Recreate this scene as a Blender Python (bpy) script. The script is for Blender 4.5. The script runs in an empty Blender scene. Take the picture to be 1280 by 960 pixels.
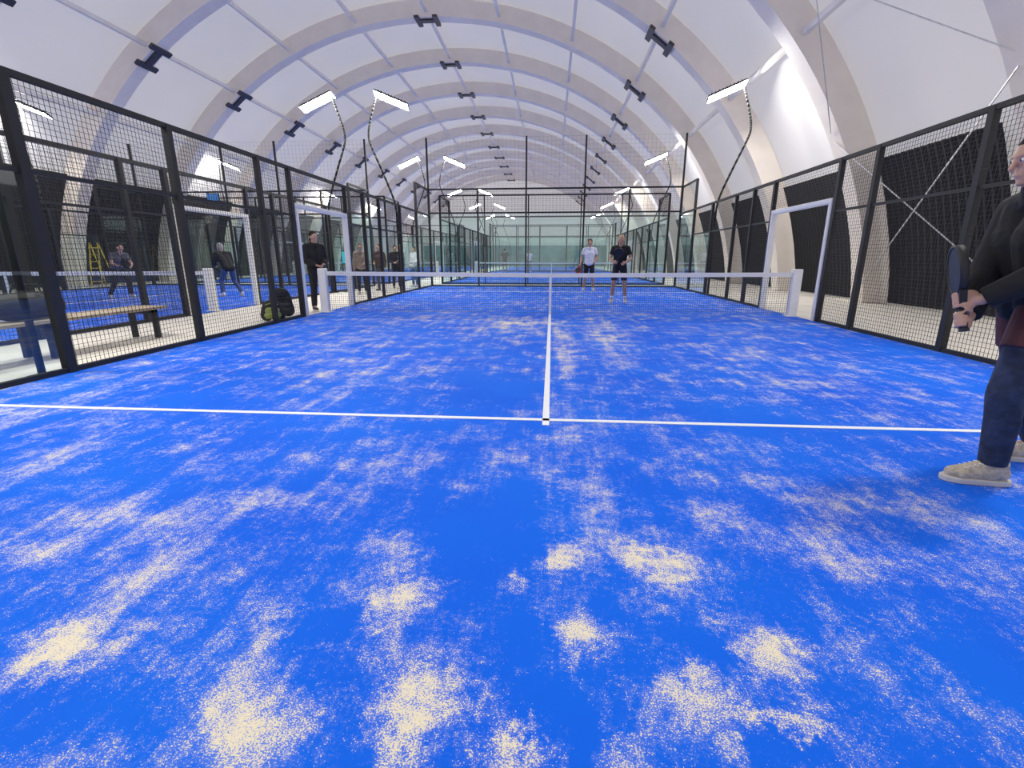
import bpy, math, random
from mathutils import Vector, Matrix, Euler
S = bpy.context.scene; C = S.collection; R = math.radians
V = Vector
S.view_settings.view_transform = 'Standard'
S.view_settings.look = 'None'
ORD = ['nearest', 'second', 'third', 'fourth', 'fifth', 'sixth', 'seventh', 'eighth', 'ninth', 'tenth', 'eleventh', 'twelfth', 'thirteenth', 'fourteenth', 'fifteenth', 'sixteenth']

# ---------------------------------------------------------------- camera
CAMP = V((0.02, -0.33, 1.163)); CROT = Euler((R(90 - 14.75), 0, R(4.6)))
cd = bpy.data.cameras.new('camera'); cam = bpy.data.objects.new('camera', cd); C.objects.link(cam)
cam.location = CAMP; cam.rotation_euler = CROT; cd.sensor_width = 36; cd.lens = 36 * 600 / 1280; cd.clip_start = 0.02; cd.clip_end = 300
S.camera = cam
def ground(px, py):
    d = CROT.to_matrix() @ V(((px - 640) / 600, (480 - py) / 600, -1))
    t = -CAMP.z / d.z
    return CAMP + d * t

# ---------------------------------------------------------------- materials
def newmat(name):
    m = bpy.data.materials.new(name); m.use_nodes = True
    nt = m.node_tree; nt.nodes.clear()
    out = nt.nodes.new('ShaderNodeOutputMaterial')
    return m, nt, out
def mat(name, col, rough=0.6, var=0.12, scale=8, bump=0.0, metal=0.0, emit=None, est=0):
    m, nt, out = newmat(name); N = nt.nodes; L = nt.links
    b = N.new('ShaderNodeBsdfPrincipled'); L.new(b.outputs[0], out.inputs[0])
    b.inputs['Roughness'].default_value = rough; b.inputs['Metallic'].default_value = metal
    tc = N.new('ShaderNodeTexCoord'); n = N.new('ShaderNodeTexNoise'); n.inputs['Scale'].default_value = scale; n.inputs['Detail'].default_value = 3
    L.new(tc.outputs['Object'], n.inputs['Vector'])
    r = N.new('ShaderNodeMapRange'); r.inputs[1].default_value = .3; r.inputs[2].default_value = .7; r.inputs[3].default_value = 1 - var; r.inputs[4].default_value = 1 + var
    L.new(n.outputs['Fac'], r.inputs[0])
    mx = N.new('ShaderNodeVectorMath'); mx.operation = 'SCALE'; mx.inputs[0].default_value = col; L.new(r.outputs[0], mx.inputs['Scale'])
    L.new(mx.outputs[0], b.inputs['Base Color'])
    if bump:
        bp = N.new('ShaderNodeBump'); bp.inputs['Strength'].default_value = bump; bp.inputs['Distance'].default_value = .02
        L.new(n.outputs['Fac'], bp.inputs['Height']); L.new(bp.outputs[0], b.inputs['Normal'])
    if emit:
        b.inputs['Emission Color'].default_value = (*emit, 1); b.inputs['Emission Strength'].default_value = est
    return m
M = {}
M['black'] = mat('black_powder_coat', (.014, .014, .016), .6)
M['pole'] = mat('dark_pole_paint', (.010, .010, .011), .95)
M['wire'] = mat('black_wire', (.02, .02, .024), .6)
M['string'] = mat('net_string', (.08, .085, .10), .8)
M['white'] = mat('white_padding', (.86, .85, .82), .5, .04)
M['line'] = mat('white_line', (.88, .9, .93), .8, .05, 40)
M['concrete'] = mat('beige_concrete', (.72, .68, .61), .6, .08, 1.5)
M['arch'] = mat('arch_pale_wood', (.84, .77, .70), .6, .04, 2)
M['purlin'] = mat('purlin_beige', (.84, .80, .77), .6, .05, 2)
M['plate'] = mat('dark_steel_plate', (.045, .04, .05), .5)
M['curtain'] = mat('black_curtain', (.012, .012, .015), .9, .2, 5)
M['teal'] = mat('teal_reflection', (.14, .30, .33), .7, .3, 1.2)  # teal glow and reflections of the far glass band, put into the colour
M['wood'] = mat('bench_wood', (.36, .29, .20), .5, .15, 12)
M['led'] = mat('led_panel', (1, 1, 1), .4, 0, 5, emit=(1, .965, .89), est=225)
M['cable'] = mat('steel_cable', (.6, .6, .62), .4, metal=.6)
M['yellow'] = mat('ladder_yellow', (.7, .5, .05), .5)
M['screen'] = mat('screen_teal', (.04, .3, .36), .4, emit=(.05, .42, .5), est=.55)
M['sign'] = mat('sign_blue', (.05, .25, .6), .4, emit=(.03, .25, .6), est=.3)
def cloth(name, col, bump=.35, scale=9, var=.15): return mat(name, col, .85, var, scale, bump)
def skin(name, col): return mat(name, col, .5, .06, 14)
M['skin'] = skin('skin_light', (.52, .31, .23)); M['skin2'] = skin('skin_tan', (.50, .28, .19))
M['eye'] = mat('eye_white', (.8, .8, .8), .2, 0); M['iris'] = mat('iris_dark', (.03, .02, .015), .2, 0)

# glass
m, nt, out = newmat('clear_glass'); N = nt.nodes; L = nt.links
t = N.new('ShaderNodeBsdfTransparent'); t.inputs[0].default_value = (.84, .94, .92, 1)
g = N.new('ShaderNodeBsdfGlossy'); g.inputs['Roughness'].default_value = .02; g.inputs[0].default_value = (.9, .96, .95, 1)
lw = N.new('ShaderNodeLayerWeight'); lw.inputs['Blend'].default_value = .35
mr = N.new('ShaderNodeMapRange'); mr.inputs[3].default_value = .09; mr.inputs[4].default_value = .5; L.new(lw.outputs['Fresnel'], mr.inputs[0])
mx = N.new('ShaderNodeMixShader'); L.new(mr.outputs[0], mx.inputs[0]); L.new(t.outputs[0], mx.inputs[1]); L.new(g.outputs[0], mx.inputs[2]); L.new(mx.outputs[0], out.inputs[0])
M['glass'] = m
# membrane (lets daylight through)
m, nt, out = newmat('white_membrane'); N = nt.nodes; L = nt.links
geo = N.new('ShaderNodeNewGeometry'); no = N.new('ShaderNodeTexNoise'); no.inputs['Scale'].default_value = .22; no.inputs['Detail'].default_value = 2; L.new(geo.outputs['Position'], no.inputs['Vector'])
cr = N.new('ShaderNodeMix'); cr.data_type = 'RGBA'; cr.inputs[6].default_value = (.72, .71, .74, 1); cr.inputs[7].default_value = (.84, .83, .84, 1)
L.new(no.outputs['Fac'], cr.inputs[0])
df = N.new('ShaderNodeBsdfDiffuse'); tr = N.new('ShaderNodeBsdfTranslucent'); L.new(cr.outputs[2], df.inputs[0]); L.new(cr.outputs[2], tr.inputs[0])
mx = N.new('ShaderNodeMixShader'); mx.inputs[0].default_value = .45; L.new(df.outputs[0], mx.inputs[1]); L.new(tr.outputs[0], mx.inputs[2]); L.new(mx.outputs[0], out.inputs[0])
M['membrane'] = m

# sanded blue turf
def turf_mat():
    m, nt, out = newmat('sanded_blue_turf'); N = nt.nodes; L = nt.links
    def math_(op, a, b=None, c=None, clamp=False):
        n = N.new('ShaderNodeMath'); n.operation = op; n.use_clamp = clamp
        for i, x in enumerate((a, b, c)):
            if x is None: continue
            if isinstance(x, (int, float)): n.inputs[i].default_value = x
            else: L.new(x, n.inputs[i])
        return n.outputs[0]
    def vm(op, a, b=None, scale=None):
        n = N.new('ShaderNodeVectorMath'); n.operation = op
        for i, x in enumerate((a, b)):
            if x is None: continue
            if isinstance(x, (tuple, Vector)): n.inputs[i].default_value = x
            else: L.new(x, n.inputs[i])
        if scale is not None: n.inputs['Scale'].default_value = scale
        return n
    def noise(vec, sc, det, ro=.5, out_='Fac'):
        n = N.new('ShaderNodeTexNoise'); n.inputs['Scale'].default_value = sc; n.inputs['Detail'].default_value = det; n.inputs['Roughness'].default_value = ro
        L.new(vec, n.inputs['Vector']); return n.outputs[out_]
    geo = N.new('ShaderNodeNewGeometry'); P = geo.outputs['Position']
    A = noise(P, 2.9, 9, .78)
    st = vm('MULTIPLY', P, (4.2, .45, 1)).outputs[0]
    B = noise(st, 1.7, 7, .72)
    C_ = noise(P, .55, 3, .5)
    G = noise(P, 210, 2, .65)
    G2 = noise(P, 45, 4, .75)
    dn = noise(P, 6, 9, .8, 'Color')
    PD = vm('ADD', P, vm('SCALE', vm('SUBTRACT', dn, (.5, .5, .5)).outputs[0], scale=.60).outputs[0]).outputs[0]
    blobs = [(85,800,62,42,1),(45,690,55,20,.7),(505,752,45,28,.9),(530,865,66,58,1.1),(500,905,50,40,.6),(350,905,60,50,.7),(300,870,40,40,.5),(325,785,45,35,.55),
             (712,695,34,18,1),(825,706,52,20,1),(785,690,25,14,.6),(735,802,38,26,.9),(868,880,60,55,.9),(985,825,55,32,1),(980,897,50,20,.9),(640,942,52,26,1.1),(790,935,50,35,.7),
             (648,724,16,11,.8),(200,655,60,18,.4),(740,655,28,30,.45),(880,640,45,16,.45),(320,628,60,14,.45),(150,640,60,12,.4),(1040,700,60,26,.3),(1090,800,40,30,.3),(1240,880,50,30,.25),
             (700,610,30,16,.4),(500,680,45,14,.5),(640,405,60,10,.6),(755,415,26,22,.6),(705,430,14,30,.5),(520,400,60,6,.4),
             (615,660,75,55,-.8),(400,790,50,25,-.5),(700,890,45,50,-.8),(1180,790,70,60,-.35),(120,890,110,50,-.6),(620,490,50,30,-.7),(860,790,40,45,-.7),(830,620,60,18,-.5),(30,760,40,20,-.4),(240,500,90,14,-.4),(640,800,40,40,-.4),(930,520,90,16,-.3),(1000,950,60,30,-.4)]
    acc = None
    for x, y, rx, ry, a in blobs:
        c = ground(x, y); sx = abs(ground(x + rx, y).x - c.x); sy = abs(ground(x, y - ry).y - ground(x, y + ry).y) / 2
        d = vm('MULTIPLY', vm('SUBTRACT', PD, (c.x, c.y, 0)).outputs[0], (1 / sx, 1 / sy, 0)).outputs[0]
        ln = vm('LENGTH', d).outputs['Value']
        f = math_('SUBTRACT', 1.4, ln, clamp=True)
        if acc is None: acc = math_('MULTIPLY', f, a)
        else: acc = math_('MULTIPLY_ADD', f, a, acc)
    v = math_('ADD', math_('MULTIPLY', A, .68), math_('MULTIPLY', B, .32))
    v = math_('MULTIPLY_ADD', math_('SUBTRACT', C_, .5), .20, v)
    v = math_('MULTIPLY_ADD', acc, .135, v)
    v0 = math_('MULTIPLY_ADD', math_('SUBTRACT', G2, .5), .26, v)
    v = math_('MULTIPLY_ADD', math_('SUBTRACT', G, .5), .70, v0)
    mr = N.new('ShaderNodeMapRange'); mr.interpolation_type = 'SMOOTHSTEP'; L.new(v, mr.inputs[0]); mr.inputs[1].default_value = .57; mr.inputs[2].default_value = .66
    dust = N.new('ShaderNodeMapRange'); dust.interpolation_type = 'SMOOTHSTEP'; L.new(v0, dust.inputs[0]); dust.inputs[1].default_value = .46; dust.inputs[2].default_value = .68; dust.inputs[3].default_value = 0; dust.inputs[4].default_value = .24
    mask = math_('MAXIMUM', mr.outputs[0], dust.outputs[0])
    mixc = N.new('ShaderNodeMix'); mixc.data_type = 'RGBA'; L.new(mask, mixc.inputs[0])
    bl = N.new('ShaderNodeMix'); bl.data_type = 'RGBA'; L.new(noise(P, .9, 3), bl.inputs[0]); bl.inputs[6].default_value = (.001, .090, .76, 1); bl.inputs[7].default_value = (.003, .185, .92, 1)
    L.new(bl.outputs[2], mixc.inputs[6]); mixc.inputs[7].default_value = (.88, .80, .59, 1)
    b = N.new('ShaderNodeBsdfPrincipled'); b.inputs['Roughness'].default_value = .9; b.inputs['Specular IOR Level'].default_value = .2
    L.new(mixc.outputs[2], b.inputs['Base Color']); L.new(b.outputs[0], out.inputs[0])
    return m
M['turf'] = turf_mat()

# ---------------------------------------------------------------- mesh builder
class MB:
    def __init__(s): s.v = []; s.f = []
    def box(s, a, b):
        x0, y0, z0 = a; x1, y1, z1 = b; i = len(s.v)
        s.v += [V((x, y, z)) for z in (z0, z1) for x, y in ((x0, y0), (x1, y0), (x1, y1), (x0, y1))]
        s.f += [(i, i+3, i+2, i+1), (i+4, i+5, i+6, i+7)] + [(i+k, i+(k+1) % 4, i+4+(k+1) % 4, i+4+k) for k in range(4)]
        return s
    def slab(s, c, u, w, n, lu, lw, th):
        i = len(s.v)
        for s3 in (-1, 1): s.v += [c + u*lu*s1 + w*lw*s2 + n*th*s3 for s1, s2 in ((-1, -1), (1, -1), (1, 1), (-1, 1))]
        s.f += [(i, i+3, i+2, i+1), (i+4, i+5, i+6, i+7)] + [(i+a, i+(a+1) % 4, i+4+(a+1) % 4, i+4+a) for a in range(4)]
        return s
    def quad(s, *p):
        i = len(s.v); s.v += [V(q) for q in p]; s.f.append(tuple(range(i, i + len(p)))); return s
    def frame(s, p0, p1):
        d = (p1 - p0).normalized(); up = V((0, 0, 1)) if abs(d.z) < .9 else V((1, 0, 0))
        a = d.cross(up).normalized(); return d, a, d.cross(a).normalized()
    def tube(s, p0, p1, r0, r1=None, n=8, capd=True):
        p0, p1 = V(p0), V(p1); r1 = r0 if r1 is None else r1
        d, a, b = s.frame(p0, p1); i = len(s.v)
        for p, r in ((p0, r0), (p1, r1)):
            s.v += [p + (a * math.cos(2*math.pi*k/n + math.pi/n) + b * math.sin(2*math.pi*k/n + math.pi/n)) * r for k in range(n)]
        s.f += [(i+k, i+(k+1) % n, i+n+(k+1) % n, i+n+k) for k in range(n)]
        if capd: s.f += [tuple(range(i+n-1, i-1, -1)), tuple(range(i+n, i+2*n))]
        return s
    def poly(s, pts, r, n=8):
        for a, b in zip(pts, pts[1:]): s.tube(a, b, r, None, n)
        for p in pts[1:-1]: s.ell(p, (r, r, r), n=8, m=5)
        return s
    def smoothpoly(s, pts, r, n=8, sub=5):
        P = [V(p) for p in pts]; P = [P[0]] + P + [P[-1]]; o = []
        for i in range(1, len(P)-2):
            for q in range(sub):
                t = q/sub; a, b, c, d = P[i-1:i+3]
                o.append(.5*((2*b) + (c-a)*t + (2*a-5*b+4*c-d)*t*t + (3*b-a-3*c+d)*t**3))
        o.append(P[-1]); return s.poly(o, r, n)
    def bar(s, p0, p1, w, h):
        p0, p1 = V(p0), V(p1); d, a, b = s.frame(p0, p1); i = len(s.v)
        for p in (p0, p1): s.v += [p + a*w/2*x + b*h/2*y for x, y in ((-1, -1), (1, -1), (1, 1), (-1, 1))]
        s.f += [(i, i+3, i+2, i+1), (i+4, i+5, i+6, i+7)] + [(i+k, i+(k+1) % 4, i+4+(k+1) % 4, i+4+k) for k in range(4)]
        return s
    def cap(s, p0, r0, p1, r1, n=12):
        p0, p1 = V(p0), V(p1)
        if (p1 - p0).length < 1e-5: return s.ell(p0, (r0, r0, r0))
        d, a, b = s.frame(p0, p1); i = len(s.v); rings = []
        for k in (1, 2, 3): t = math.pi/2 * (1 - k/3); rings.append((p0 - d*r0*math.sin(t), r0*math.cos(t)))
        for k in (0, 1, 2): t = math.pi/2 * k/3; rings.append((p1 + d*r1*math.sin(t), r1*math.cos(t)))
        s.v.append(p0 - d*r0)
        for p, r in rings: s.v += [p + (a*math.cos(2*math.pi*k/n) + b*math.sin(2*math.pi*k/n))*r for k in range(n)]
        s.v.append(p1 + d*r1); last = len(s.v) - 1
        s.f += [(i, i+1+(k+1) % n, i+1+k) for k in range(n)]
        for q in range(5):
            o = i + 1 + q*n; s.f += [(o+k, o+(k+1) % n, o+n+(k+1) % n, o+n+k) for k in range(n)]
        o = i + 1 + 5*n; s.f += [(o+k, o+(k+1) % n, last) for k in range(n)]
        return s
    def ell(s, c, r, n=14, m=9, rot=None):
        c = V(c); i = len(s.v); rot = rot or Matrix.Identity(3)
        s.v.append(c + rot @ V((0, 0, -r[2])))
        for q in range(1, m):
            t = -math.pi/2 + math.pi*q/m
            s.v += [c + rot @ V((r[0]*math.cos(t)*math.cos(2*math.pi*k/n), r[1]*math.cos(t)*math.sin(2*math.pi*k/n), r[2]*math.sin(t))) for k in range(n)]
        s.v.append(c + rot @ V((0, 0, r[2]))); last = len(s.v) - 1
        s.f += [(i, i+1+(k+1) % n, i+1+k) for k in range(n)]
        for q in range(m - 2):
            o = i+1+q*n; s.f += [(o+k, o+(k+1) % n, o+n+(k+1) % n, o+n+k) for k in range(n)]
        o = i+1+(m-2)*n; s.f += [(o+k, o+(k+1) % n, last) for k in range(n)]
        return s
    def prism(s, pts, z0, z1):
        n = len(pts); i = len(s.v)
        s.v += [V((x, y, z0)) for x, y in pts] + [V((x, y, z1)) for x, y in pts]
        s.f += [tuple(range(i+n-1, i-1, -1)), tuple(range(i+n, i+2*n))] + [(i+k, i+(k+1) % n, i+n+(k+1) % n, i+n+k) for k in range(n)]
        return s
    def build(s, name, m, parent=None, world=True, smooth=False, voxel=None, sm=4, bevel=None):
        me = bpy.data.meshes.new(name); off = V((0, 0, 0))
        if parent and world:
            off = V(parent.location); pp = parent.parent
            while pp: off += V(pp.location); pp = pp.parent
        me.from_pydata([tuple(p - off) for p in s.v], [], s.f); me.materials.append(m)
        if smooth: me.polygons.foreach_set('use_smooth', [True]*len(me.polygons))
        me.update()
        o = bpy.data.objects.new(name, me); C.objects.link(o)
        if parent: o.parent = parent
        if voxel:
            r = o.modifiers.new('remesh', 'REMESH'); r.mode = 'VOXEL'; r.voxel_size = voxel; r.use_smooth_shade = True
            q = o.modifiers.new('smooth', 'SMOOTH'); q.iterations = sm; q.factor = .5
        if bevel:
            bv = o.modifiers.new('bevel', 'BEVEL'); bv.width = bevel; bv.segments = 2
        return o
def thing(name, label, cat, loc=(0, 0, 0), rz=0, group=None):
    o = bpy.data.objects.new(name, None); C.objects.link(o); o.location = loc; o.rotation_euler = (0, 0, rz)
    o['label'] = label; o['category'] = cat; o.empty_display_size = .1
    if group: o['group'] = group
    return o
def tag(o, label, cat, group=None):
    o['label'] = label; o['category'] = cat
    if group: o['group'] = group
    return o
def struct(o, label=None):
    o['kind'] = 'structure'
    if label: o['label'] = label
    return o
def dup(root, label, loc=None):
    r = root.copy(); C.objects.link(r); r['label'] = label
    if loc: r.location = loc
    for ch in list(root.children):
        c = ch.copy(); C.objects.link(c); c.parent = r
        for g_ in ch.children:
            d = g_.copy(); C.objects.link(d); d.parent = c
    return r

# ---------------------------------------------------------------- hall shell
CX = -5.6
Y0, Y1 = -6.4, 73.6
struct(MB().box((-20.6, Y0, -.12), (9.4, Y1, -.012)).build('floor', M['concrete']), 'pale beige concrete hall floor')
def ellpt(t, a, b): return (CX + a*math.cos(t), -1 + b*math.sin(t))
def tr(a, b, n, z=0):
    t0 = math.asin((1 + z) / b); return [t0 + (math.pi - 2*t0)*k/n for k in range(n+1)]
mb = MB(); n = 72; ys = [Y0 + (Y1 - Y0)*k/32 for k in range(33)]
for y in ys:
    for t in tr(14.7, 12.9, n, -.1): x, z = ellpt(t, 14.7, 12.9); mb.v.append(V((x, y, z)))
for j in range(32):
    for k in range(n): i = j*(n+1)+k; mb.f.append((i, i+1, i+n+2, i+n+1))
struct(mb.build('ceiling', M['membrane'], smooth=True), 'curved white membrane roof and walls of the hall')
for nm, yy, lb in (('wall_back', Y1 - .02, 'white membrane end wall at far end of hall'), ('wall_front', Y0 + .02, 'white membrane end wall behind the camera')):
    mb = MB(); mb.quad(*[(ellpt(t, 14.7, 12.9)[0], yy, ellpt(t, 14.7, 12.9)[1]) for t in tr(14.7, 12.9, n, -.1)])
    struct(mb.build(nm, M['membrane']), lb)
o = tag(MB().box((-19.2, 73.2, 0), (8, 73.3, 2.9)).build('back_reflection_band', M['teal']), 'grey teal band painted as glass reflections along the far end wall', 'curtain')  # added sheet whose teal stands in for reflections in a glass band
AY = [8.6 + 5*k for k in range(13)]
AI, BI = 13.95, 12.2
for k, y in enumerate(AY):
    root = thing('roof_arch', ORD[k] + ' pale curved roof arch counting from the camera', 'arch', (CX, y, 0), group='roof arches')
    mb = MB(); nn = 64; ti = tr(AI, BI, nn, 0); to = tr(14.66, 12.86, nn, 0)
    for q in range(nn + 1):
        xi, zi = ellpt(ti[q], AI, BI); xo, zo = ellpt(to[q], 14.66, 12.86)
        mb.v += [V((xi, y-.27, zi)), V((xi, y+.27, zi)), V((xo, y+.27, zo)), V((xo, y-.27, zo))]
    for q in range(nn):
        i = q*4; mb.f += [(i+a, i+(a+1) % 4, i+4+(a+1) % 4, i+4+a) for a in range(4)]
    mb.f += [(0, 3, 2, 1), (nn*4, nn*4+1, nn*4+2, nn*4+3)]
    mb.build('beam', M['arch'], root)
    for dx in (-9.1, 0, 9.1):
        t = math.acos(dx/AI); x, z = ellpt(t, AI, BI)
        T = V((-AI*math.sin(t), 0, BI*math.cos(t))).normalized(); Nn = V((T.z, 0, -T.x)) 
        if Nn.dot(V((CX, 0, 0)) - V((x, 0, z))) < 0: Nn = -Nn
        c = V((x, y, z)) + Nn*.04; mb = MB(); Yv = V((0, 1, 0))
        mb.slab(c, T, Yv, Nn, .42, .13, .04)
        for s1 in (-1, 1): mb.slab(c + T*.40*s1, T, Yv, Nn, .10, .46, .045)
        mb.build('joint_plate', M['plate'], root)
for k, dx in enumerate((11.5, 9.1, 6.3, 3.15, 0, -3.15, -6.3, -9.1, -11.5)):
    a, b = 14.25, 12.45; z = -1 + b*math.sqrt(1 - (dx/a)**2)
    o = MB().bar((CX+dx, 3, z), (CX+dx, 68.6, z), .12, .14).build('roof_purlin', M['purlin'])
    tag(o, ('lowest' if k == 0 else ORD[k]) + ' long pale roof purlin counting up from the right wall', 'purlin', 'roof purlins')
# dark curtains between the arch feet
for side, nm in ((1, 'right'), (-1, 'left')):
    for k, y in enumerate(AY[:8]):
        a, b = (1.2, 4.6) if side > 0 else (.3, 4.72)
        hs = [0.02, .8, 1.6, 2.4, 3.1, 3.5] if side > 0 else [0.02, .9, 1.8, 2.7, 3.6, 4.3]
        mb = MB(); nn = 34
        for h in hs:
            x = CX + side*(14.62*math.sqrt(1 - ((h+1)/12.82)**2) - .12)
            for q in range(nn+1): mb.v.append(V((x - side*.04*(q % 2), y + a + (b-a)*q/nn, h)))
        for j in range(len(hs)-1):
            for q in range(nn): i = j*(nn+1)+q; mb.f.append((i, i+1, i+nn+2, i+nn+1))
        tag(mb.build('wall_curtain', M['curtain']), '%s black pleated curtain between arch feet on the %s wall' % (ORD[k], nm), 'curtain', 'black curtains on the %s wall' % nm)
def xin(h): return CX + 13.9*math.sqrt(1 - ((h+1)/12.2)**2)
for (h0, h1, lb) in ((4.0, .25, 'thin steel bracing cable falling away from camera across right curtain'), (.25, 4.0, 'thin steel bracing cable rising away from camera across right curtain'),
                     (4.2, 8.6, 'thin bracing cable rising away from camera under the right roof'), (8.6, 4.2, 'thin bracing cable falling away from camera under the right roof')):
    tag(MB().tube((xin(h0), 8.6, h0), (xin(h1), 13.6, h1), .011 if h1 + h0 > 5 else .014, n=6).build('bracing_cable', M['cable']), lb, 'cable')

# ---------------------------------------------------------------- courts
def court(x0, y0, label):
    t = struct(MB().box((x0, y0, -.012), (x0+10, y0+20, 0)).build('court_turf', M['turf']), label)
    cx = x0 + 5
    for (a, b) in (((x0, y0+3.025), (x0+10, y0+3.075)), ((x0, y0+16.925), (x0+10, y0+16.975)), ((cx-.025, y0+2.93), (cx+.025, y0+9.97)), ((cx-.025, y0+10.03), (cx+.025, y0+17.07))):
        MB().box((a[0], a[1], -.004), (b[0], b[1], .004)).build('court_line', M['line'], t)
court(-5, 0, 'blue sanded turf of the near court')
court(-5, 22, 'blue sanded turf of the second court straight ahead')
court(-5, 44, 'blue sanded turf of the third court straight ahead')
court(-17.5, 0, 'blue sanded turf of the left court')
court(-17.5, 22, 'blue sanded turf of the far left court')
court(-17.5, 44, 'blue sanded turf of the farthest left court')

def net(x0, y, label, sp=.045, th=.003):
    cx = x0 + 5
    r = thing('padel_net', label, 'net', (cx, y, 0), group='court nets')
    def top(x): return .87 - .03*(1 - abs(x-cx)/5)
    mb = MB(); k = 0; x = x0 + .12
    while x < x0 + 9.9:
        mb.tube((x, y, .02), (x, y, top(x)-.02), th, n=4, capd=False); x += sp
    z = .03
    while z < .83:
        mb.tube((x0+.1, y, z), (x0+9.9, y, z), th, n=4, capd=False); z += sp
    mb.build('net_mesh', M['string'], r)
    mb = MB()
    for a, b in ((x0+.1, cx), (cx, x0+9.9)):
        i = len(mb.v)
        for xx in (a, b):
            for dz in (-.08, .005):
                for dy in (-.012, .012): mb.v.append(V((xx, y+dy, top(xx)+dz)))
        mb.f += [(i, i+4, i+6, i+2), (i+1, i+3, i+7, i+5), (i, i+1, i+5, i+4), (i+2, i+6, i+7, i+3), (i, i+2, i+3, i+1), (i+4, i+5, i+7, i+6)]
    mb.build('top_tape', M['white'], r)
    MB().box((cx-.025, y-.016, .01), (cx+.025, y+.016, .848)).build('centre_strap', M['white'], r)
    for xx in (x0+.06, x0+9.94):
        p = MB().box((xx-.09, y-.07, 0), (xx+.09, y+.07, .94)).build('net_post', M['white'], r, bevel=.02)
        MB().box((xx-.12, y-.10, 0), (xx+.12, y+.10, .015)).build('base_plate', M['white'], p)
net(-5, 10, 'white topped net across the near court')
net(-17.5, 10, 'white topped net across the left court')
net(-5, 32, 'white topped net of the second court straight ahead', .1, .004)
net(-17.5, 32, 'white topped net of the far left court', .1, .004)

def wires(mb, p, u, w, lu, lw, sp, th):
    p, u, w = V(p), V(u), V(w); n = int(lu/sp)
    for k in range(1, n+1): q = p + u*(lu*k/(n+1)); mb.tube(q, q + w*lw, th, n=4, capd=False)
    n = int(lw/sp)
    for k in range(0, n+2): q = p + w*(lw*k/(n+1)); mb.tube(q, q + u*lu, th, n=4, capd=False)
def side_fence(X, y0, label, sp=.055, th=.0026, gate=True):
    r = thing('court_side_fence', label, 'fence', (X, y0+10, 0), group='court side fences')
    P = [0, 2, 4.2, 6.15, 8.1, 9.1, 11.65, 12.8, 14, 16, 18, 20]; B = M['black']
    for p in P:
        h = 3.8 if p in (0, 2, 18, 20) else 2.82; w = .05 if p in (4.2, 16) else .04
        MB().box((X-.04, y0+p-w, 0), (X+.04, y0+p+w, h)).build('post', B, r)
    for a, b in ((2, 18),): MB().box((X-.03, y0+a, 2.78), (X+.03, y0+b, 2.84)).build('top_rail', B, r)
    for a, b in ((0, 2), (18, 20)):
        MB().box((X-.03, y0+a, 3.76), (X+.03, y0+b, 3.82)).build('top_rail', B, r)
        MB().box((X-.03, y0+a, 2.78), (X+.03, y0+b, 2.84)).build('middle_rail', B, r)
    for a, b in ((2, 9.1), (11.65, 18)): MB().box((X-.022, y0+a, 1.94), (X+.022, y0+b, 1.98)).build('middle_rail', B, r)
    for a, b in ((0, 9.1), (11.65, 20)): MB().box((X-.03, y0+a, 0), (X+.03, y0+b, .05)).build('bottom_rail', B, r)
    for a, b in zip(P, P[1:]):
        a += .04; b -= .04; L_ = b - a
        mz = .05
        if a < 2 or a > 18: mz = 2.84; gz = 2.78
        elif a < 4 or a > 16: mz = 1.98; gz = 1.94
        elif 9 < a < 10: mz = 2.22; gz = 0
        else: gz = 0
        if gz: MB().quad((X, y0+a, .05), (X, y0+b, .05), (X, y0+b, gz), (X, y0+a, gz)).build('glass_panel', M['glass'], r)
        mt = 3.76 if mz > 2.5 else 2.78
        mb = MB(); wires(mb, (X, y0+a, mz), (0, 1, 0), (0, 0, 1), L_, mt - mz, sp, th); mb.build('mesh_panel', M['wire'], r)
    # white padded doorway frame
    f = thing('doorway_frame', 'white padded doorway frame in the ' + label.split('mesh fence ')[1], 'door frame', (X, y0+10.37, 0), group='white doorway frames')
    for yy in (9.2, 11.55): MB().box((X-.06, y0+yy-.045, 0), (X+.06, y0+yy+.045, 2.1)).build('jamb', M['white'], f, bevel=.015)
    MB().box((X-.06, y0+9.155, 2.1), (X+.06, y0+11.595, 2.19)).build('header', M['white'], f, bevel=.015)
side_fence(-5, 0, 'black mesh fence along the left side of the near court')
side_fence(5, 0, 'black mesh fence along the right side of the near court')
side_fence(-7.5, 0, 'black mesh fence on the near side of the left court')
side_fence(-17.5, 0, 'black mesh fence on the far side of the left court', .1, .004)
side_fence(-5, 22, 'black mesh fence along the left side of the second court', .12, .005)
side_fence(5, 22, 'black mesh fence along the right side of the second court', .12, .005)
side_fence(-7.5, 22, 'black mesh fence on the near side of the far left court', .12, .005)
side_fence(-17.5, 22, 'black mesh fence on the outer side of the far left court', .2, .006)

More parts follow.
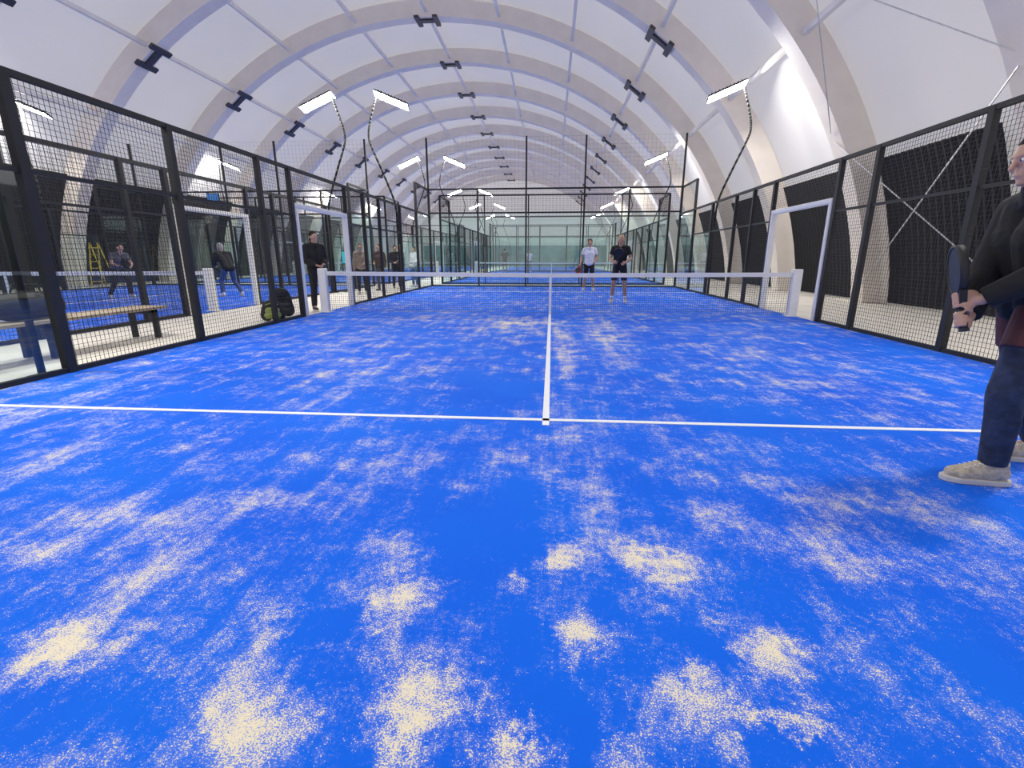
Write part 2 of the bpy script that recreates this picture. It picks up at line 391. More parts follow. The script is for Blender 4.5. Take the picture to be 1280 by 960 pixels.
def end_fence(x0, y, label, tall, glass=True, sp=.07, th=.0028, pw=.032):
    r = thing('court_end_fence', label, 'fence', (x0+5, y, 0), group='court end fences'); B = M['black']
    P = [0, 2, 3.95, 6.25, 8, 10]
    for p in P:
        h = 5.7 if (tall and p not in (2, 8)) else 3.82
        MB().box((x0+p-pw, y-pw, 0), (x0+p+pw, y+pw, h)).build('post', B, r)
    for z in (2.88, 3.78): MB().box((x0, y-.03, z), (x0+10, y+.03, z+.06)).build('rail', B, r)
    MB().box((x0, y-.025, 0), (x0+10, y+.025, .05)).build('bottom_rail', B, r)
    for a, b in zip(P, P[1:]):
        if glass: MB().quad((x0+a+.035, y, .05), (x0+b-.035, y, .05), (x0+b-.035, y, 2.88), (x0+a+.035, y, 2.88)).build('glass_panel', M['glass'], r)
        mb = MB(); wires(mb, (x0+a, y, 2.94), (1, 0, 0), (0, 0, 1), b-a, .84, sp, th); mb.build('mesh_panel', M['wire'], r)
    if tall:
        mb = MB(); wires(mb, (x0, y, 3.84), (1, 0, 0), (0, 0, 1), 10, 1.84, .16, .002); mb.build('ball_stop_net', M['string'], r)
end_fence(-5, 20, 'glass end fence with tall net posts behind the near court', True)
end_fence(-17.5, 20, 'glass end fence with tall net posts behind the left court', True)
end_fence(-5, 22, 'lower glass end fence at the start of the second court', False, sp=.16, th=.004, pw=.025)
end_fence(-5, 42, 'glass end fence at the back of the second court', False, sp=.22, th=.005)
end_fence(-5, 44, 'lower glass end fence at the start of the third court', False, sp=.25, th=.005)
end_fence(-17.5, 22, 'lower glass end fence at the start of the far left court', False, sp=.2, th=.005, pw=.025)
end_fence(-17.5, 42, 'glass end fence at the back of the far left court', False, sp=.22, th=.005)

# ---------------------------------------------------------------- floodlights
def flood(s, q_=1.0):   # s = outward side
    r = thing('floodlight', '', 'floodlight', (0, 0, 0), group='court floodlights')
    k = [(s*.10, 0, 2.0), (s*.13, 0, 2.85), (s*.45*q_, 0, 3.75), (s*.80*q_, 0, 4.6), (s*.86*q_, 0, 4.9), (s*.80*q_, 0, 5.25), (s*.62*q_, 0, 5.8), (s*.54*q_, 0, 6.04)]
    MB().tube((s*.10, 0, 0), (s*.10, 0, 2.05), .034).smoothpoly(k, .032).build('pole', M['pole'], r, False, True)
    MB().box((s*.10-.08, -.08, 0), (s*.10+.08, .08, .02)).build('base_plate', M['black'], r, False)
    A = V((s*.58*q_, 0, 6.12)); Bp = A + V((-s*1.05, 0, -.42)); c = (A + Bp)/2
    d = (Bp - A).normalized(); dn = V((d.z, 0, -d.x)); dn = dn if dn.z < 0 else -dn
    dn = (dn + V((0, -.38, 0))).normalized(); w = d.cross(dn).normalized()
    MB().slab(c, d, w, dn, .565, .158, .03).build('housing', M['black'], r, False, bevel=.01)
    e = c + dn*.034
    MB().quad(*[e + d*.56*a_ + w*.153*b_ for a_, b_ in ((-1, -1), (1, -1), (1, 1), (-1, 1))]).build('led_panel', M['led'], r, False)
    mb = MB()
    for q in range(-4, 5): mb.slab(c + d*.11*q - dn*.05, d, w, dn, .006, .13, .022)
    mb.build('cooling_fins', M['black'], r, False)
    return r
PR = {}
for (X, s, q_, nm) in ((5, 1, 1, 'above the right fence of the court row ahead'), (-5, -1, 1, 'above the left fence of the court row ahead'), (-7.5, 1, 1, 'above the near fence of the left court row'), (-17.5, -1, .35, 'above the outer fence of the left court row')):
    for k, y in enumerate((4, 16, 26, 38, 48, 60)):
        lb = '%s black floodlight on bent pole %s' % (ORD[k], nm); loc = (X, y, 0)
        if (s, q_) in PR: dup(PR[(s, q_)], lb, loc)
        else: f = flood(s, q_); f.location = loc; f['label'] = lb; PR[(s, q_)] = f

# ---------------------------------------------------------------- people
def shoe(root, an, ang, mcol, s, vox, laces=False):
    rot = Matrix.Rotation(ang, 3, 'Z'); base = V((an[0], an[1], 0))
    T = lambda p: base + rot @ (V(p)*s)
    mb = MB()
    mb.cap(T((-.035, 0, .055)), .040*s, T((.05, 0, .052)), .043*s); mb.cap(T((.05, 0, .052)), .043*s, T((.145, 0, .042)), .032*s)
    mb.cap(T((.12, .012, .04)), .034*s, T((.12, -.012, .04)), .034*s)
    mb.cap(T((-.02, 0, .06)), .044*s, T((-.018, 0, .10)), .045*s); mb.cap(T((.0, 0, .09)), .036*s, T((.08, 0, .065)), .030*s)
    sh = mb.build('shoe', mcol, root, False, True, vox, 3)
    pts = [(-.085, 0), (-.075, -.03), (-.03, -.040), (.04, -.040), (.10, -.052), (.15, -.045), (.185, -.02), (.19, .005), (.175, .03), (.13, .046), (.06, .043), (-.03, .040), (-.075, .03)]
    P2 = [(T((x, y, 0)).x, T((x, y, 0)).y) for x, y in pts]
    so = MB().prism(P2, 0, .028*s).build('sole', M['sole'], sh, False, bevel=.006*s)
    if laces:
        mb = MB()
        for q in range(5):
            x = .03 + q*.018; z = .113 - q*.008
            mb.cap(T((x, -.022, z-.006)), .0035, T((x+.01, .022, z-.006)), .0035, 6); mb.cap(T((x, .022, z-.006)), .0035, T((x+.01, -.022, z-.006)), .0035, 6)
        mb.build('laces', M['white'], sh, False, True)
def grip(mb, c, axis, wr, s=1, flip=1):
    a = V(axis).normalized(); c = V(c); d = V(wr) - c; d -= a*d.dot(a); d.normalize(); e = a.cross(d)*flip; Rr = .027*s
    for i, end in enumerate((205, 235, 240, 215)):
        off = (1.5-i)*.0205*s; pts = []
        for q in range(6):
            t = R(25 + (end-25)*q/5); rr = Rr*(1.25 if q == 0 else 1); pts.append(c + a*off + (d*math.cos(t) + e*math.sin(t))*rr)
        for q in range(5): mb.cap(pts[q], (.0105-.0005*q)*s, pts[q+1], (.0100-.0005*q)*s, 8)
    pc = c + d*Rr*1.35
    mb.cap(pc - a*.026*s, .021*s, pc + a*.026*s, .021*s, 10); mb.cap(pc + d*.012*s - a*.018*s, .02*s, pc + d*.012*s + a*.02*s, .02*s, 10)
    mb.cap(V(wr), .028*s, pc, .024*s, 10)
    pts = [c + a*(.02+.008*q)*s + (d*math.cos(R(-10-38*q)) + e*math.sin(R(-10-38*q)))*Rr*1.12 for q in range(4)]
    mb.cap(pc, .018*s, pts[0], .014*s, 8)
    for q in range(3): mb.cap(pts[q], (.013-.001*q)*s, pts[q+1], (.012-.001*q)*s, 8)
def relaxed(mb, wr, el, side, s=1):
    wr, el = V(wr), V(el); d = (wr - el).normalized(); fw = V((1, 0, 0)) if abs(d.x) < .8 else V((0, 0, 1)); fw = (fw - d*fw.dot(d)).normalized(); inn = d.cross(fw).normalized()
    if inn.y*side > 0: inn = -inn
    pc = wr + d*.05*s
    for k in (-1, 1): mb.cap(wr, .024*s, pc + fw*.018*k*s + d*.03*s, .016*s, 8)
    for i, ln in enumerate((.068, .078, .072, .056)):
        p = wr + d*.082*s + fw*(1.5-i)*.0205*s
        dd = (d + inn*.25).normalized(); p1 = p + dd*ln*.45*s; dd = (d + inn*.7).normalized(); p2 = p1 + dd*ln*.32*s; dd = (d + inn*1.3).normalized(); p3 = p2 + dd*ln*.25*s
        mb.cap(p, .0105*s, p1, .0098*s, 8); mb.cap(p1, .0098*s, p2, .009*s, 8); mb.cap(p2, .009*s, p3, .008*s, 8)
    p = wr + d*.025*s + fw*.025*s; p1 = p + (d + fw*.8).normalized()*.04*s; p2 = p1 + (d*1.2 + fw*.2 + inn*.4).normalized()*.03*s
    mb.cap(wr + d*.01*s, .018*s, p, .016*s, 8); mb.cap(p, .014*s, p1, .012*s, 8); mb.cap(p1, .012*s, p2, .010*s, 8)
M['sole'] = mat('shoe_sole', (.62, .60, .55), .7)
def person(label, loc, rz, H, J, O, vox=.012, near=False, group=None):
    s = H/1.75
    r = thing('person', label, 'person', loc, rz, group)
    D = dict(pel=(0, 0, .95), waist=(0, 0, 1.09), chest=(.0, 0, 1.27), neck=(-.005, 0, 1.46), head=(.02, 0, 1.63), shL=(0, .18, 1.41), shR=(0, -.18, 1.41), elL=(-.03, .235, 1.13), elR=(-.03, -.235, 1.13),
             wrL=(.05, .245, .88), wrR=(.05, -.245, .88), hiL=(0, .09, .92), hiR=(0, -.09, .92), knL=(.03, .11, .50), knR=(.03, -.11, .50), anL=(-.01, .12, .10), anR=(-.01, -.12, .10), fL=.15, fR=-.15, hy=0, hp=0)
    D.update(J); j = {k: (V(v)*s if (isinstance(v, tuple) and not k.startswith('grip')) else v) for k, v in D.items()}
    sk = M[O.get('skin', 'skin')]
    Y = V((0, 1, 0)); tk = O.get('slim', 1.)
    def torso(mb, e, low=0., top=True):
        for q in (-1, 1):
            pe = j['pel'] + Y*q*.070*s + (j['pel'] - j['waist']).normalized()*low
            mb.cap(pe, .100*s*tk+e, j['waist'] + Y*q*.055*s, .092*s*tk+e, 14); mb.cap(j['waist'] + Y*q*.055*s, .092*s*tk+e, j['chest'] + Y*q*.075*s, .102*s*tk+e, 14)
            sh = j['shL'] if q > 0 else j['shR']
            mb.cap(j['chest'] + Y*q*.07*s, .100*s*tk+e, j['neck'].lerp(sh, .55) - V((0, 0, .05*s)), .066*s+e, 12)
            mb.cap(j['neck'] - V((0, 0, .015*s)), .05*s+e, sh, .053*s+e, 12)
    mb = MB(); torso(mb, 0)
    hc = j['head']; HR = Matrix.Rotation(R(j['hy']), 3, 'Z') @ Matrix.Rotation(R(j['hp']), 3, 'Y'); h = lambda *p: hc + HR @ (V(p)*s)
    mb.cap(j['neck'] - V((0, 0, .03))*s, .058*s, h(-.02, 0, -.05), .052*s)
    mb.ell(h(-.008, 0, .022), (.097*s, .077*s, .098*s), rot=HR); mb.ell(h(.022, 0, -.052), (.066*s, .055*s, .064*s), rot=HR); mb.ell(h(.062, 0, -.088), (.024*s, .028*s, .02*s), rot=HR)
    mb.cap(h(.086, 0, .018), .010*s, h(.106, 0, -.018), .013*s, 8); mb.ell(h(.078, 0, .034), (.016*s, .052*s, .012*s), rot=HR); mb.ell(h(.082, 0, -.050), (.012*s, .025*s, .010*s), rot=HR)
    for q in (-1, 1): mb.ell(h(-.005, q*.079, -.005), (.020*s, .010*s, .032*s), rot=HR); mb.ell(h(.055, q*.045, -.02), (.03*s, .025*s, .028*s), rot=HR)
    for sd, q in (('L', 1), ('R', -1)):
        sh, el, wr, hi, kn, an = (j[k+sd] for k in ('sh', 'el', 'wr', 'hi', 'kn', 'an'))
        mb.cap(sh, .052*s, el, .038*s); mb.cap(el, .039*s, el.lerp(wr, .35), .040*s); mb.cap(el.lerp(wr, .35), .040*s, wr, .026*s)
        mb.cap(hi, .088*s, kn, .056*s, 14); mb.cap(kn, .055*s, kn.lerp(an, .35) + V((-.012*s, 0, 0)), .056*s, 14); mb.cap(kn.lerp(an, .35) + V((-.012*s, 0, 0)), .056*s, an, .036*s)
        fa = j['f'+sd]; fd = V((math.cos(fa), math.sin(fa), 0)); mb.cap(an, .036*s, V((an.x, an.y, .05*s)) + fd*.12*s, .026*s)
        g_ = j.get('grip'+sd)
        if g_: grip(mb, V(g_[0])*s, g_[1], wr, s, g_[2] if len(g_) > 2 else 1)
        else: relaxed(mb, wr, el, q, s)
        shoe(r, an, fa, M[O['shoe']], s*O.get('shoe_k', 1), vox if near else vox*.8, near)
        if O.get('sock'): MB().tube(an + V((0, 0, .02*s)), an.lerp(kn, .22), .043*s, .047*s, 12).build('sock', M[O['sock']], r, False, True)
    mb.build('body', sk, r, False, True, vox*.75, 4)
    for q in (-1, 1):
        e = MB().ell(h(.076, q*.032, .012), (.013*s, .013*s, .009*s), rot=HR).build('eye', M['eye'], r, False, True)
        MB().ell(h(.086, q*.032, .012), (.004*s, .006*s, .006*s), 8, 6, HR).build('iris', M['iris'], e, False, True)
    mb = MB(); mb.ell(h(-.022, 0, .042), (.100*s, .086*s, .098*s), rot=HR); mb.ell(h(-.05, 0, -.01), (.062*s, .080*s, .085*s), rot=HR)
    if O.get('long'): mb.cap(h(-.07, 0, -.03), .062*s, h(-.085, 0, -.18), .05*s); 
    mb.build('hair', M[O['hair']], r, False, True, vox*.8, 3)
    # top
    e = O.get('bulk', .012)*s; mb = MB(); torso(mb, e, O.get('hem', .02)*s)
    for sd in 'LR':
        sh, el, wr = j['sh'+sd], j['el'+sd], j['wr'+sd]
        if O.get('sleeve', 'short') == 'short': m2 = sh.lerp(el, .62); mb.tube(sh, m2, .054*s+e, .052*s+e, 14); mb.ell(sh, (.054*s+e,)*3)
        else:
            mb.cap(sh, .054*s+e, el, .043*s+e, 14); mb.cap(el, .043*s+e, el.lerp(wr, .35), .043*s+e, 14); mb.tube(el.lerp(wr, .3), el.lerp(wr, .96), .043*s+e, .032*s+e*.8, 14)
    if O.get('collar'): mb.tube(j['neck'] - V((0, 0, .03*s)), j['neck'].lerp(hc, .35), .075*s, .068*s, 14)
    mb.build(O.get('top_name', 'shirt'), M[O['top']], r, False, True, vox*.85, 3)
    # bottoms
    def legs(mb, e, frac, low=.0):
        for q, sd in ((1, 'L'), (-1, 'R')):
            hi, kn, an = j['hi'+sd], j['kn'+sd], j['an'+sd]
            mb.cap(j['pel'] + Y*q*.07*s, .100*s*tk+e, j['waist'] + Y*q*.055*s, .092*s*tk+e-.004, 14)
            mb.cap(j['pel'] + Y*q*.07*s, .100*s*tk+e, hi, .09*s+e, 14)
            if frac < 1: mb.tube(hi, hi.lerp(kn, frac), .092*s+e, .070*s+e*1.6, 16)
            else: mb.cap(hi, .092*s+e, kn, .062*s+e, 16); mb.cap(kn, .062*s+e, kn.lerp(an, .4) - V((.01*s, 0, 0)), .060*s+e, 16); mb.tube(kn.lerp(an, .35) - V((.008*s, 0, 0)), kn.lerp(an, .98), .060*s+e, .048*s+e, 16)
    mb = MB(); legs(mb, O.get('lbulk', .006)*s, O.get('leg', .8)); mb.build('trousers' if O.get('leg', .8) >= 1 else 'shorts', M[O['bottom']], r, False, True, vox*.85, 3)
    if O.get('over'):
        mb = MB(); legs(mb, .020*s, .48); mb.build('shorts', M[O['over']], r, False, True, vox*.85, 3)
    return r, s

M['c_black'] = cloth('black_cloth', (.012, .012, .015)); M['c_jacket'] = cloth('black_jacket_cloth', (.009, .009, .011), .6, 7); M['c_navy'] = cloth('navy_denim', (.016, .028, .070), .7, 16, .5); M['c_maroon'] = cloth('maroon_cloth', (.075, .022, .026), .5)
M['c_white'] = cloth('white_cloth', (.75, .76, .80)); M['c_grey'] = cloth('grey_cloth', (.12, .12, .14)); M['c_beige'] = cloth('beige_cloth', (.34, .28, .22)); M['c_blue'] = cloth('blue_cloth', (.06, .10, .24))
M['c_brown'] = cloth('brown_cloth', (.07, .045, .035)); M['h_dark'] = cloth('dark_hair', (.02, .014, .01), .8, 60); M['h_blond'] = cloth('blond_hair', (.55, .42, .24), .8, 60); M['h_brown'] = cloth('brown_hair', (.10, .05, .025), .8, 60); M['h_grey'] = cloth('grey_hair', (.4, .38, .35), .8, 60)
M['s_beige'] = cloth('beige_sneaker', (.52, .45, .34), .5, 40, .25); M['s_white'] = cloth('white_sneaker', (.78, .78, .78), .2, 30); M['s_dark'] = cloth('dark_sneaker', (.05, .05, .06), .2, 30)
M['racket'] = mat('racket_black', (.014, .014, .016), .6); M['racket_red'] = mat('racket_red', (.45, .04, .04), .4); M['grip'] = mat('grip_tape', (.04, .04, .045), .8, .2, 80, .3)
# racket face with a dotted hole pattern
m, nt, out = newmat('racket_face'); N = nt.nodes; L = nt.links
b = N.new('ShaderNodeBsdfPrincipled'); b.inputs['Roughness'].default_value = .55
tc = N.new('ShaderNodeTexCoord'); vo = N.new('ShaderNodeTexVoronoi'); vo.inputs['Scale'].default_value = 38; vo.inputs['Randomness'].default_value = 0; L.new(tc.outputs['Object'], vo.inputs['Vector'])
rp = N.new('ShaderNodeMapRange'); rp.inputs[1].default_value = .30; rp.inputs[2].default_value = .34; L.new(vo.outputs['Distance'], rp.inputs[0])
mc = N.new('ShaderNodeMix'); mc.data_type = 'RGBA'; mc.inputs[6].default_value = (.16, .17, .19, 1); mc.inputs[7].default_value = (.016, .016, .018, 1); L.new(rp.outputs[0], mc.inputs[0]); L.new(mc.outputs[2], b.inputs['Base Color']); L.new(b.outputs[0], out.inputs[0])
M['rface'] = m
def racket(label, base, up, w, mcol='racket'):
    up = V(up).normalized(); w = V(w); w = (w - up*w.dot(up)).normalized(); nrm = up.cross(w)
    r = thing('padel_racket', label, 'racket', base); r.rotation_euler = Matrix((w, nrm, up)).transposed().to_euler()
    def outl(k, f): 
        t = 2*math.pi*k/36; return V((.120*f*math.sin(t)*(1 + .06*math.cos(t)), 0, .305 + .13*f*math.cos(t)))
    mb = MB()
    for k in range(37):
        for f, y in ((1, -.017), (1, .017), (.88, .019), (.88, -.019)): p = outl(k, f); mb.v.append(V((p.x, y, p.z)))
    for k in range(36): i = k*4; mb.f += [(i+a, i+(a+1) % 4, i+4+(a+1) % 4, i+4+a) for a in range(4)]
    mb.build('frame', M[mcol], r, False, True)
    mb = MB()
    for y in (-.015, .015): mb.quad(*[V((outl(k, .9).x, y, outl(k, .9).z)) for k in range(36)])
    mb.build('face', M['rface'], r, False)
    mb = MB()
    for q in (-1, 1): mb.bar((q*.012, 0, .115), (q*.055, 0, .195), .03, .024)
    mb.build('throat', M[mcol], r, False)
    MB().tube((0, 0, 0), (0, 0, .13), .0175, .0165, 12).tube((0, 0, -.008), (0, 0, .004), .021, .021, 12).build('handle', M['grip'], r, False, True)
    return r
def worldp(root, s, p): return Matrix.Translation(root.location) @ Matrix.Rotation(root.rotation_euler.z, 4, 'Z') @ (V(p)*s)
def wdir(root, d): return Matrix.Rotation(root.rotation_euler.z, 3, 'Z') @ V(d)

# near player at the right edge
ax = V((.10, -.36, 1)).normalized(); gb = V((.36, .16, .78))
gR = gb + ax*.05; gL = gb + ax*.145
J = dict(pel=(.0, 0, .90), waist=(.03, 0, 1.04), chest=(.08, .0, 1.21), neck=(.09, 0, 1.40), head=(.145, .01, 1.56), hp=12, shL=(.08, .17, 1.35), shR=(.08, -.17, 1.35), elL=(.13, .27, 1.07), elR=(.19, -.10, 1.03),
         wrL=tuple(gL + V((-.06, .045, .01))), wrR=tuple(gR + V((-.05, -.055, .01))), hiL=(.01, .09, .87), hiR=(-.02, -.09, .87), knL=(.13, .16, .47), knR=(-.12, -.17, .47), anL=(.11, .17, .10), anR=(-.31, -.22, .12), fL=.0, fR=-.12,
         gripR=(tuple(gR), tuple(ax)), gripL=(tuple(gL), tuple(ax), -1))
pr, s = person('player in black jacket, maroon shorts over navy trousers and beige sneakers, holding a black racket', (2.5, 2.36, 0), R(170), 1.82, J,
    dict(skin='skin', hair='h_dark', top='c_jacket', top_name='jacket', sleeve='long', bulk=.024, slim=.94, collar=True, hem=.0, bottom='c_navy', leg=1, lbulk=.010, over='c_maroon', shoe='s_beige', shoe_k=1.10), vox=.009, near=True)
racket('black padel racket held upright by the player at right edge', worldp(pr, s, gb), wdir(pr, ax), V((math.cos(R(66)), math.sin(R(66)), 0)))

# player beyond the net in black
ax = V((.35, .25, 1)).normalized(); gb = V((.30, -.10, 1.0)); gR = gb + ax*.06
J = dict(elR=(.06, -.26, 1.14), wrR=tuple(gR + V((-.05, -.05, -.01))), gripR=(tuple(gR), tuple(ax)), elL=(.04, .27, 1.14), wrL=(.26, .14, 1.05), knL=(.06, .14, .5), knR=(.06, -.14, .5), anL=(-.02, .18, .10), anR=(-.02, -.18, .10), chest=(.04, 0, 1.27), neck=(.06, 0, 1.45), head=(.10, 0, 1.61))
pr, s = person('player in black shirt and black shorts with blond hair standing beyond the net', (1.80, 12.8, 0), R(-100), 1.74, J, dict(skin='skin2', hair='h_blond', top='c_black', bottom='c_black', shoe='s_white', sock='c_white'), vox=.010)
racket('dark padel racket held by the player in black beyond net', worldp(pr, s, gb), wdir(pr, ax), wdir(pr, (0, 1, 0)))
# player in white
ax = V((.5, -.2, -.55)).normalized(); gb = V((.20, -.28, .92)); gR = gb + ax*.06
J = dict(elR=(.0, -.27, 1.13), wrR=tuple(gR + V((-.05, .0, .05))), gripR=(tuple(gR), tuple(ax)), elL=(.0, .26, 1.13), wrL=(.2, .2, 1.0), anL=(-.02, .17, .1), anR=(-.02, -.17, .1))
pr, s = person('player in white shirt and black shorts near the back glass of the near court', (1.36, 17.6, 0), R(-95), 1.80, J, dict(skin='skin2', hair='h_brown', top='c_white', bottom='c_black', shoe='s_white'), vox=.013)
racket('red rimmed padel racket held low by the player in white', worldp(pr, s, gb), wdir(pr, ax), wdir(pr, (0, 1, 0)), 'racket_red')
# second court
person('small distant player in white shirt on the second court behind its net', (-1.8, 39.5, 0), R(-80), 1.8, dict(elR=(.1, -.25, 1.15), wrR=(.3, -.2, 1.1)), dict(hair='h_dark', top='c_white', bottom='c_grey', shoe='s_white'), vox=.016)
person('small distant player in dark clothes left of the white shirted one on second court', (-3.3, 34.6, 0), R(80), 1.8, dict(elR=(.1, -.25, 1.15), wrR=(.3, -.2, 1.1)), dict(hair='h_dark', top='c_black', bottom='c_black', shoe='s_dark'), vox=.016)
# person at the left doorway
person('person in all black with long dark hair standing in the left doorway', (-5.25, 10.35, 0), R(-35), 1.72, dict(elR=(.02, -.24, 1.12), wrR=(.22, -.10, 1.02), elL=(.02, .24, 1.12), wrL=(.24, .06, 1.04)),
       dict(hair='h_dark', long=True, top='c_black', top_name='jacket', sleeve='long', bulk=.03, bottom='c_black', leg=1, lbulk=.012, shoe='s_dark'), vox=.010)
# left court
lean = dict(pel=(-.02, 0, .86), waist=(.06, 0, .98), chest=(.18, 0, 1.13), neck=(.26, 0, 1.29), head=(.33, 0, 1.44), shL=(.2, .18, 1.25), shR=(.2, -.18, 1.25), elL=(.26, .26, .99), elR=(.26, -.26, .99), wrL=(.46, .14, .92), wrR=(.46, -.14, .92), hiL=(-.02, .09, .83), hiR=(-.02, -.09, .83), knL=(.16, .17, .46), knR=(.08, -.17, .46), anL=(.0, .24, .1), anR=(-.16, -.24, .1))
ax = V((.9, -.1, .35)).normalized(); gb = V((.48, -.16, .93)); l2 = dict(lean); l2['gripR'] = (tuple(gb + ax*.06), tuple(ax)); 
pr, s = person('player in black top and blue trousers leaning forward on the left court', (-9.9, 14.1, 0), R(150), 1.78, l2, dict(hair='h_grey', top='c_black', sleeve='long', bulk=.02, bottom='c_blue', leg=1, shoe='s_white'), vox=.012)
racket('black padel racket held by the leaning player on left court', worldp(pr, s, gb), wdir(pr, ax), wdir(pr, (0, 0, 1)))
pr, s = person('player in dark grey clothes crouching forward near the yellow ladder', (-12.8, 13.3, 0), R(-20), 1.75, l2, dict(hair='h_dark', top='c_grey', bottom='c_black', leg=1, shoe='s_white'), vox=.014)
racket('black padel racket held by the dark grey player', worldp(pr, s, gb), wdir(pr, ax), wdir(pr, (0, 0, 1)))
# spectators in the walkway
W_ = dict(top_name='jacket', sleeve='long', bulk=.02, leg=1)
person('spectator in beige jacket with long brown hair in the walkway behind left fence', (-6.2, 15.4, 0), R(-70), 1.6, dict(wrL=(.2, .1, 1.05), elL=(.0, .24, 1.12)), dict(W_, hair='h_brown', long=True, top='c_beige', bottom='c_black', shoe='s_white'), vox=.013)
person('spectator in dark brown jacket and grey trousers in the walkway group', (-6.1, 16.9, 0), R(-110), 1.62, dict(wrR=(.2, -.1, 1.05), elR=(.0, -.24, 1.12)), dict(W_, hair='h_brown', top='c_brown', bottom='c_grey', shoe='s_dark'), vox=.013)
person('blond spectator in grey jacket in the walkway group', (-5.65, 18.0, 0), R(-150), 1.64, dict(wrR=(.2, -.1, 1.05), elR=(.0, -.24, 1.12)), dict(W_, hair='h_blond', top='c_grey', bottom='c_blue', shoe='s_white'), vox=.013)
person('dark haired spectator in black jacket in the walkway group', (-6.0, 18.4, 0), R(-60), 1.62, dict(wrR=(.2, -.1, 1.05), elR=(.0, -.24, 1.12)), dict(W_, hair='h_dark', top='c_black', bottom='c_black', shoe='s_dark'), vox=.013)
person('spectator in white jacket and blue trousers at the far end of walkway group', (-5.55, 19.4, 0), R(-120), 1.6, dict(wrL=(.2, .1, 1.05), elL=(.0, .24, 1.12)), dict(W_, hair='h_dark', top='c_white', bottom='c_blue', shoe='s_white'), vox=.013)

# ---------------------------------------------------------------- walkway things
b = thing('bench', 'long wooden bench on black legs in the left walkway', 'bench', (-6.05, 4.9, 0))
for x in (-6.22, -6.05, -5.88): MB().box((x-.075, 3.1, .42), (x+.075, 6.6, .46)).build('seat_plank', M['wood'], b, bevel=.006)
for y in (3.3, 4.85, 6.4):
    mb = MB().box((-6.26, y-.03, 0), (-6.20, y+.03, .42)).box((-5.90, y-.03, 0), (-5.84, y+.03, .42)).box((-6.26, y-.03, .36), (-5.84, y+.03, .42)); mb.build('leg_frame', M['black'], b)
M['bag'] = cloth('bag_black', (.02, .02, .022), .3, 20); M['lime'] = cloth('bag_lime', (.30, .36, .10), .3, 20); M['bag_grey'] = cloth('bag_grey', (.035, .035, .042), .4, 14)
bg = thing('duffel_bag', 'dark grey sports bag lying on the wooden bench', 'bag', (-6.05, 4.85, .46))
mb = MB(); mb.cap((0, -.24, .155), .15, (0, .24, .155), .15); mb.cap((.03, -.22, .13), .125, (.03, .22, .13), .125); mb.build('body', M['bag_grey'], bg, False, True, .015)
for x in (-.07, .07): MB().poly([V((x, -.12, .28)), V((x, -.08, .40)), V((x, .08, .40)), V((x, .12, .28))], .010).build('handle', M['bag'], bg, False, True)
MB().tube((0, -.25, .306), (0, .25, .306), .007).build('zipper', M['plate'], bg, False)
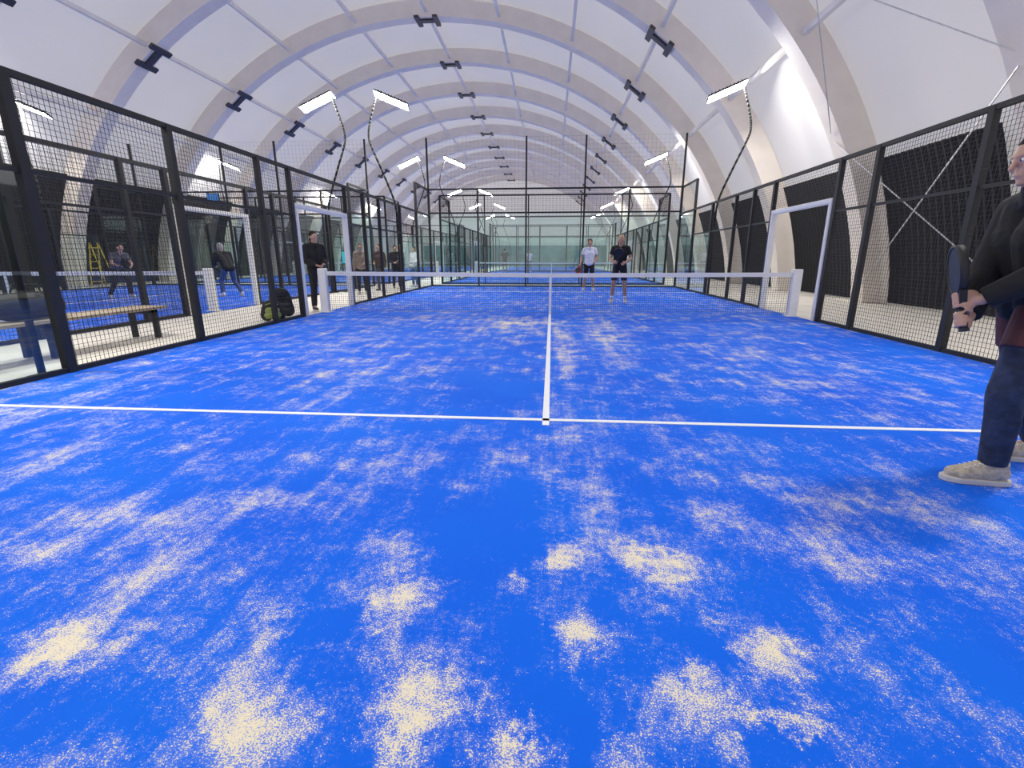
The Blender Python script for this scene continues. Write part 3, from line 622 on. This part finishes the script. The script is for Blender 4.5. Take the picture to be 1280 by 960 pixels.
def pack(label, loc, rz, sc, pocket, k=1.):
    r = thing('backpack', label, 'backpack', loc, rz)
    mb = MB()
    for q in (-1, 1): mb.cap((0, q*.09*sc, .10*sc), .10*sc, (-.03, q*.07*sc, .33*sc*k), .085*sc)
    mb.ell((-.02, 0, .36*sc*k), (.09*sc, .14*sc, .09*sc)); mb.build('body', M['bag'], r, False, True, .012)
    mb = MB(); mb.cap((.09*sc, -.07*sc, .10*sc), .06*sc, (.09*sc, .07*sc, .10*sc), .06*sc); mb.cap((.08*sc, -.06*sc, .18*sc), .05*sc, (.08*sc, .06*sc, .18*sc), .05*sc); mb.build('front_pocket', M[pocket], r, False, True, .010)
    for q in (-1, 1): MB().poly([V((-.08, q*.06, .40*k))*sc, V((-.17, q*.08, .34*k))*sc, V((-.18, q*.09, .2))*sc, V((-.10, q*.10, .06))*sc], .016*sc).build('shoulder_strap', M['bag'], r, False, True)
    MB().poly([V((-.05, -.03, .44*k))*sc, V((-.05, -.02, .49*k))*sc, V((-.05, .02, .49*k))*sc, V((-.05, .03, .44*k))*sc], .008).build('top_handle', M['bag'], r, False, True)
    MB().poly([V((.065, -.10, .27))*sc, V((.085, 0, .30))*sc, V((.065, .10, .27))*sc], .007*sc).build('zipper', M[pocket], r, False, True)
pack('black backpack with lime front pocket slumped outside the left fence', (-5.22, 8.40, 0), R(-60), 1.15, 'lime', .70)
pack('plain black backpack standing behind the lime pocket one', (-5.38, 9.0, 0), R(-40), 1.3, 'bag_grey')
# ladder
r = thing('step_ladder', 'yellow step ladder standing beside the left wall curtain', 'ladder', (-18.6, 18.6, 0))
for q in (-1, 1): MB().bar((-.25, q*.24, 0), (0, q*.18, 1.75), .05, .03).build('rail', M['yellow'], r, False); MB().bar((.45, q*.24, 0), (.02, q*.18, 1.72), .03, .03).build('rear_leg', M['yellow'], r, False)
for k in range(6):
    f = (k+.7)/6.5; x = -.25*(1-f); MB().box((x-.05, -.22+.04*f, 1.75*f), (x+.05, .22-.04*f, 1.75*f+.03)).build('step', M['yellow'], r, False)
# screen & sign
r = thing('information_screen', 'small glowing turquoise screen on a black stand in walkway', 'screen', (-7.2, 16.6, 0))
MB().box((-.15, -.02, .94), (.15, .02, 1.40)).build('casing', M['black'], r, False); MB().box((-.13, -.026, .97), (.13, -.018, 1.37)).build('display', M['screen'], r, False)
MB().box((-.025, -.02, 0), (.025, .02, .94)).box((-.2, -.15, 0), (.2, .15, .02)).build('stand', M['black'], r, False)
r = thing('hanging_sign', 'small blue sign hung on the left court end fence', 'sign', (-14.1, 19.93, 3.45))
MB().box((-.27, -.015, 0), (.27, .01, .3)).build('board', M['black'], r, False); MB().box((-.25, -.02, .02), (.25, -.014, .28)).build('sign_face', M['sign'], r, False)

# ---------------------------------------------------------------- world
w = bpy.data.worlds.new('world'); S.world = w; w.use_nodes = True
bgk = w.node_tree.nodes['Background']; bgk.inputs[0].default_value = (1, .97, .96, 1); bgk.inputs[1].default_value = .92
